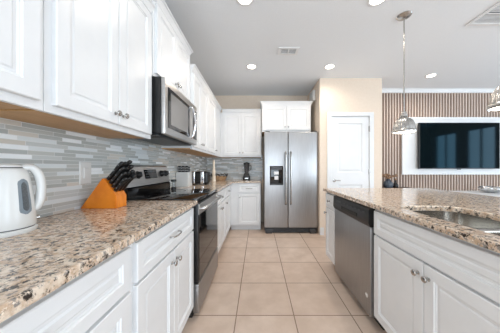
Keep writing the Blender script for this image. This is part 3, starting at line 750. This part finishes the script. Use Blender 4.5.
# ------------------------------------------------------------------ knife block and knives
Y0, Y1 = 1.222, 1.322
t = thing('knife_block', (-.98, 1.28, .918), 'orange-stained wooden knife block full of black-handled knives', 'knife block')
prof2 = [(-1.088, .9185), (-.868, .9185), (-.868, .992), (-.940, 1.100), (-.953, 1.104)]
b = B(); prism(b, [(x, Y0, z) for x, z in prof2], (0, Y1-Y0, 0))
bmesh.ops.bevel(b, geom=b.edges[:], offset=.003, segments=2, affect='EDGES')
obj('body', b, 'orange', t, 40)
fd = Vector((.072, 0, -.108)).normalized()          # down the slanted face
kd = Vector((.108, 0, .072)).normalized(); kd = Vector((.64, -.02, .77)).normalized()
fo = Vector((-.940, 0, 1.100))
def make_knife(y, s, L, wdt=.022, thick=.014):
    p = fo + fd*s; p.y = y
    t = thing('kitchen_knife', p, '', 'knife', 'knives in the orange block')
    side = Vector((0, 1, 0)); up = kd.cross(side).normalized()
    b = B()
    secs = [(0, .75), (.02, .95), (.5, .82), (.8, 1.0), (.95, 1.05), (1.0, .8)]
    rings = []
    for f, sc in secs:
        c = p + kd*(.006+f*L)
        if f > .75: c = c - up*.006*(f-.75)/.25
        rings.append([b.verts.new(c + up*(wdt/2*sc*math.cos(q)) + side*(thick/2*sc*math.sin(q))) for q in [2*PI*i/12+.26 for i in range(12)]])
    for a_, c_ in zip(rings, rings[1:]):
        for i in range(12): b.faces.new((a_[i], a_[(i+1) % 12], c_[(i+1) % 12], c_[i]))
    b.faces.new(rings[0]); b.faces.new(rings[-1])
    hnd = obj('handle', b, 'black', t, 50)
    for f in (.2, .5, .8):
        b = lathe(B(), [(0, -thick/2-.0012), (.0032, -thick/2-.001), (.0032, thick/2+.001), (0, thick/2+.0012)], p+kd*(.006+f*L), (0, 1, 0), 10)
        obj('rivet', b, 'rivet', hnd)
    b = B(); q = p + fd.cross(side)*0
    prism(b, [p+kd*.002+up*.007-side*.005, p+kd*.009+up*.008-side*.005, p+kd*.009-up*.008-side*.005, p+kd*.002-up*.007-side*.005], side*.010)
    obj('bolster', b, 'rivet', t)
    return t
rows = [(.010, .135, 'top'), (.038, .125, 'second'), (.066, .115, 'third'), (.094, .10, 'fourth'), ]
cols = [(1.240, 'near'), (1.272, 'middle'), (1.304, 'far')]
for s, L, rn_ in rows:
    for y, cn in cols:
        k_ = make_knife(y, s, L + (.022 if cn == 'far' else .008), .025, .021)
        k_['label'] = 'black-handled knife in the %s row of the orange block, %s column' % (rn_ if rn_ != 'fourth' else 'bottom', {'near': 'nearest', 'middle': 'middle', 'far': 'farthest'}[cn])

# ------------------------------------------------------------------ things past the range
ZT = .9185
t = thing('pepper_grinder', (-.985, 2.335, ZT), 'small clear pepper grinder with a black cap just past the cooktop', 'grinder')
obj('base', lathe(B(), [(0, 0), (.027, 0), (.027, .02), (.022, .024)], (-.985, 2.335, ZT), (0, 0, 1), 24), 'black', t, 40)
obj('body', lathe(B(), [(.021, .024), (.018, .05), (.021, .088), (.019, .088), (.016, .05), (.019, .024)], (-.985, 2.335, ZT), (0, 0, 1), 24), 'clear', t, 50)
obj('cap', lathe(B(), [(0, .088), (.029, .088), (.031, .094), (.029, .112), (0, .114)], (-.985, 2.335, ZT), (0, 0, 1), 24), 'black', t, 40)
t = thing('utensil_holder', (-1.0, 2.72, ZT), 'square white utensil holder with black tops beside the toaster', 'utensil holder')
b = B(); box(b, -1.085, -.925, 2.64, 2.80, ZT, ZT+.006); box(b, -1.085, -1.078, 2.64, 2.80, ZT+.006, ZT+.19); box(b, -.932, -.925, 2.64, 2.80, ZT+.006, ZT+.19); box(b, -1.078, -.932, 2.64, 2.647, ZT+.006, ZT+.19); box(b, -1.078, -.932, 2.793, 2.80, ZT+.006, ZT+.19)
obj('body', b, 'white', t)
nm = 0
for i in range(3):
    for j in range(2):
        px, py = -1.052+i*.048, 2.685+j*.07; k_ = thing('kitchen_utensil', (px, py, ZT+.01), 'black utensil in the white holder, %s of the %s row' % (['left', 'middle', 'right'][i], ['front', 'back'][j]), 'utensil', 'utensils in the white holder')
        obj('handle', box(B(), px-.017, px+.017, py-.011, py+.011, ZT+.01, ZT+.275-.012*j, .005), 'black', k_, 40)
        obj('band', box(box(B(), px-.018, px+.018, py-.012, py+.012, ZT+.243-.012*j, ZT+.249-.012*j), px-.018, px+.018, py-.012, py+.012, ZT+.212-.012*j, ZT+.218-.012*j), 'white', k_, label='white bands on the black handle')
# toaster
t = thing('toaster', (-.86, 3.02, ZT), 'black and chrome two-slot toaster against the side backsplash', 'toaster')
obj('body', box(B(), -.985, -.735, 2.93, 3.11, ZT+.012, ZT+.19, .03, 4), 'black', t, 40)
obj('front_panel', box(B(), -.895, -.80, 2.922, 2.932, ZT+.02, ZT+.182, .003), 'steel', t) if 0 else None
b = B(); box(b, -.842, -.792, 2.918, 3.122, ZT+.014, ZT+.194, .010, 3); obj('chrome_band', b, 'chrome', t, 40)
b = B(); box(b, -.970, -.925, 2.918, 3.122, ZT+.014, ZT+.194, .010, 3); obj('chrome_band', b, 'chrome', t, 40)
obj('slot', box(box(B(), -.91, -.78, 2.965, 2.99, ZT+.1945, ZT+.196), -.91, -.78, 3.05, 3.075, ZT+.1945, ZT+.196), 'rubber', t)
obj('lever', box(B(), -.733, -.712, 3.0, 3.04, ZT+.12, ZT+.14, .004), 'black', t)
for x0 in (-.96, -.79): obj('foot', box(B(), x0, x0+.03, 2.95, 3.09, ZT, ZT+.012), 'black', t)
# tall cream mill
o = obj('paper_towel_holder', lathe(B(), [(0, 0), (.06, 0), (.06, .01), (.012, .014), (.012, .02)], (-.80, 3.66, ZT)), 'mill', smooth=40)
bpy.data.objects.remove(o)
t = thing('pepper_mill', (-.80, 3.62, ZT), 'tall slender cream wooden mill in the far corner of the left worktop', 'pepper mill')
obj('body', lathe(B(), [(0, 0), (.04, 0), (.042, .02), (.034, .06), (.028, .12), (.033, .17), (.028, .20), (.020, .24), (.017, .30)], (-.80, 3.62, ZT), (0, 0, 1), 28), 'mill', t, 50)
obj('head', lathe(B(), [(.0165, .30), (.021, .315), (.023, .34), (.018, .372), (.007, .385), (.007, .395), (0, .398)], (-.80, 3.62, ZT), (0, 0, 1), 28), 'mill', t, 50)
# basket
t = thing('wicker_basket', (-.77, 3.99, ZT), 'tan woven basket with a dark looped wire rim in the far counter corner', 'basket')
obj('body', lathe(B(), [(0, .0), (.11, 0), (.12, .01), (.15, .075), (.145, .08), (.14, .075), (.11, .012), (0, .01)], (-.77, 3.99, ZT), (0, 0, 1), 48, lambda a: 1+.02*math.cos(24*a)), 'wicker', t, 60)
b = B(); n_ = 12
for i in range(n_):
    a = 2*PI*i/n_; p = Vector((-.77+.148*math.cos(a), 3.99+.148*math.sin(a), ZT+.075))
    tg = Vector((-math.sin(a), math.cos(a), 0)); out = Vector((math.cos(a), math.sin(a), 0))
    tube(b, smooth_curve([p-tg*.026, p-tg*.024+Vector((0, 0, .03))+out*.01, p+Vector((0, 0, .05))+out*.018, p+tg*.024+Vector((0, 0, .03))+out*.01, p+tg*.026], 4), .0055, 8)
obj('rim', b, 'rubber', t, 60)
# blender
bxx, byy = -.235, 4.12
t = thing('blender', (bxx, byy, ZT), 'blender with black base and smoky jar on the back counter', 'blender')
b = B(); L = []
for s_, z in ((.072, 0), (.075, .01), (.072, .06), (.055, .115), (.045, .135)):
    L.append([b.verts.new((bxx+x, byy+y, ZT+z)) for x, y in rrect(-s_, s_, -s_, s_, .02)])
for a_, c_ in zip(L, L[1:]):
    for i in range(len(a_)): b.faces.new((a_[i], a_[(i+1) % len(a_)], c_[(i+1) % len(a_)], c_[i]))
b.faces.new(L[0]); b.faces.new(L[-1]); obj('base', b, 'black', t, 40)
obj('control_strip', box(B(), bxx-.035, bxx+.035, byy-.0775, byy-.07, ZT+.02, ZT+.045, .002), 'nickel', t)
obj('jar', lathe(B(), [(.038, .136), (.042, .15), (.06, .32), (.057, .32), (.039, .152), (0, .145)], (bxx, byy, ZT), (0, 0, 1), 28), 'smoke', t, 50)
obj('lid', lathe(B(), [(0, .32), (.064, .32), (.066, .335), (.06, .348), (.025, .35), (.022, .362), (0, .363)], (bxx, byy, ZT), (0, 0, 1), 28), 'black', t, 40)
obj('jar_handle', tube(B(), smooth_curve([(bxx+.055, byy, ZT+.30), (bxx+.09, byy, ZT+.29), (bxx+.085, byy, ZT+.21), (bxx+.048, byy, ZT+.19)], 5), .007, 10), 'black', t, 50)
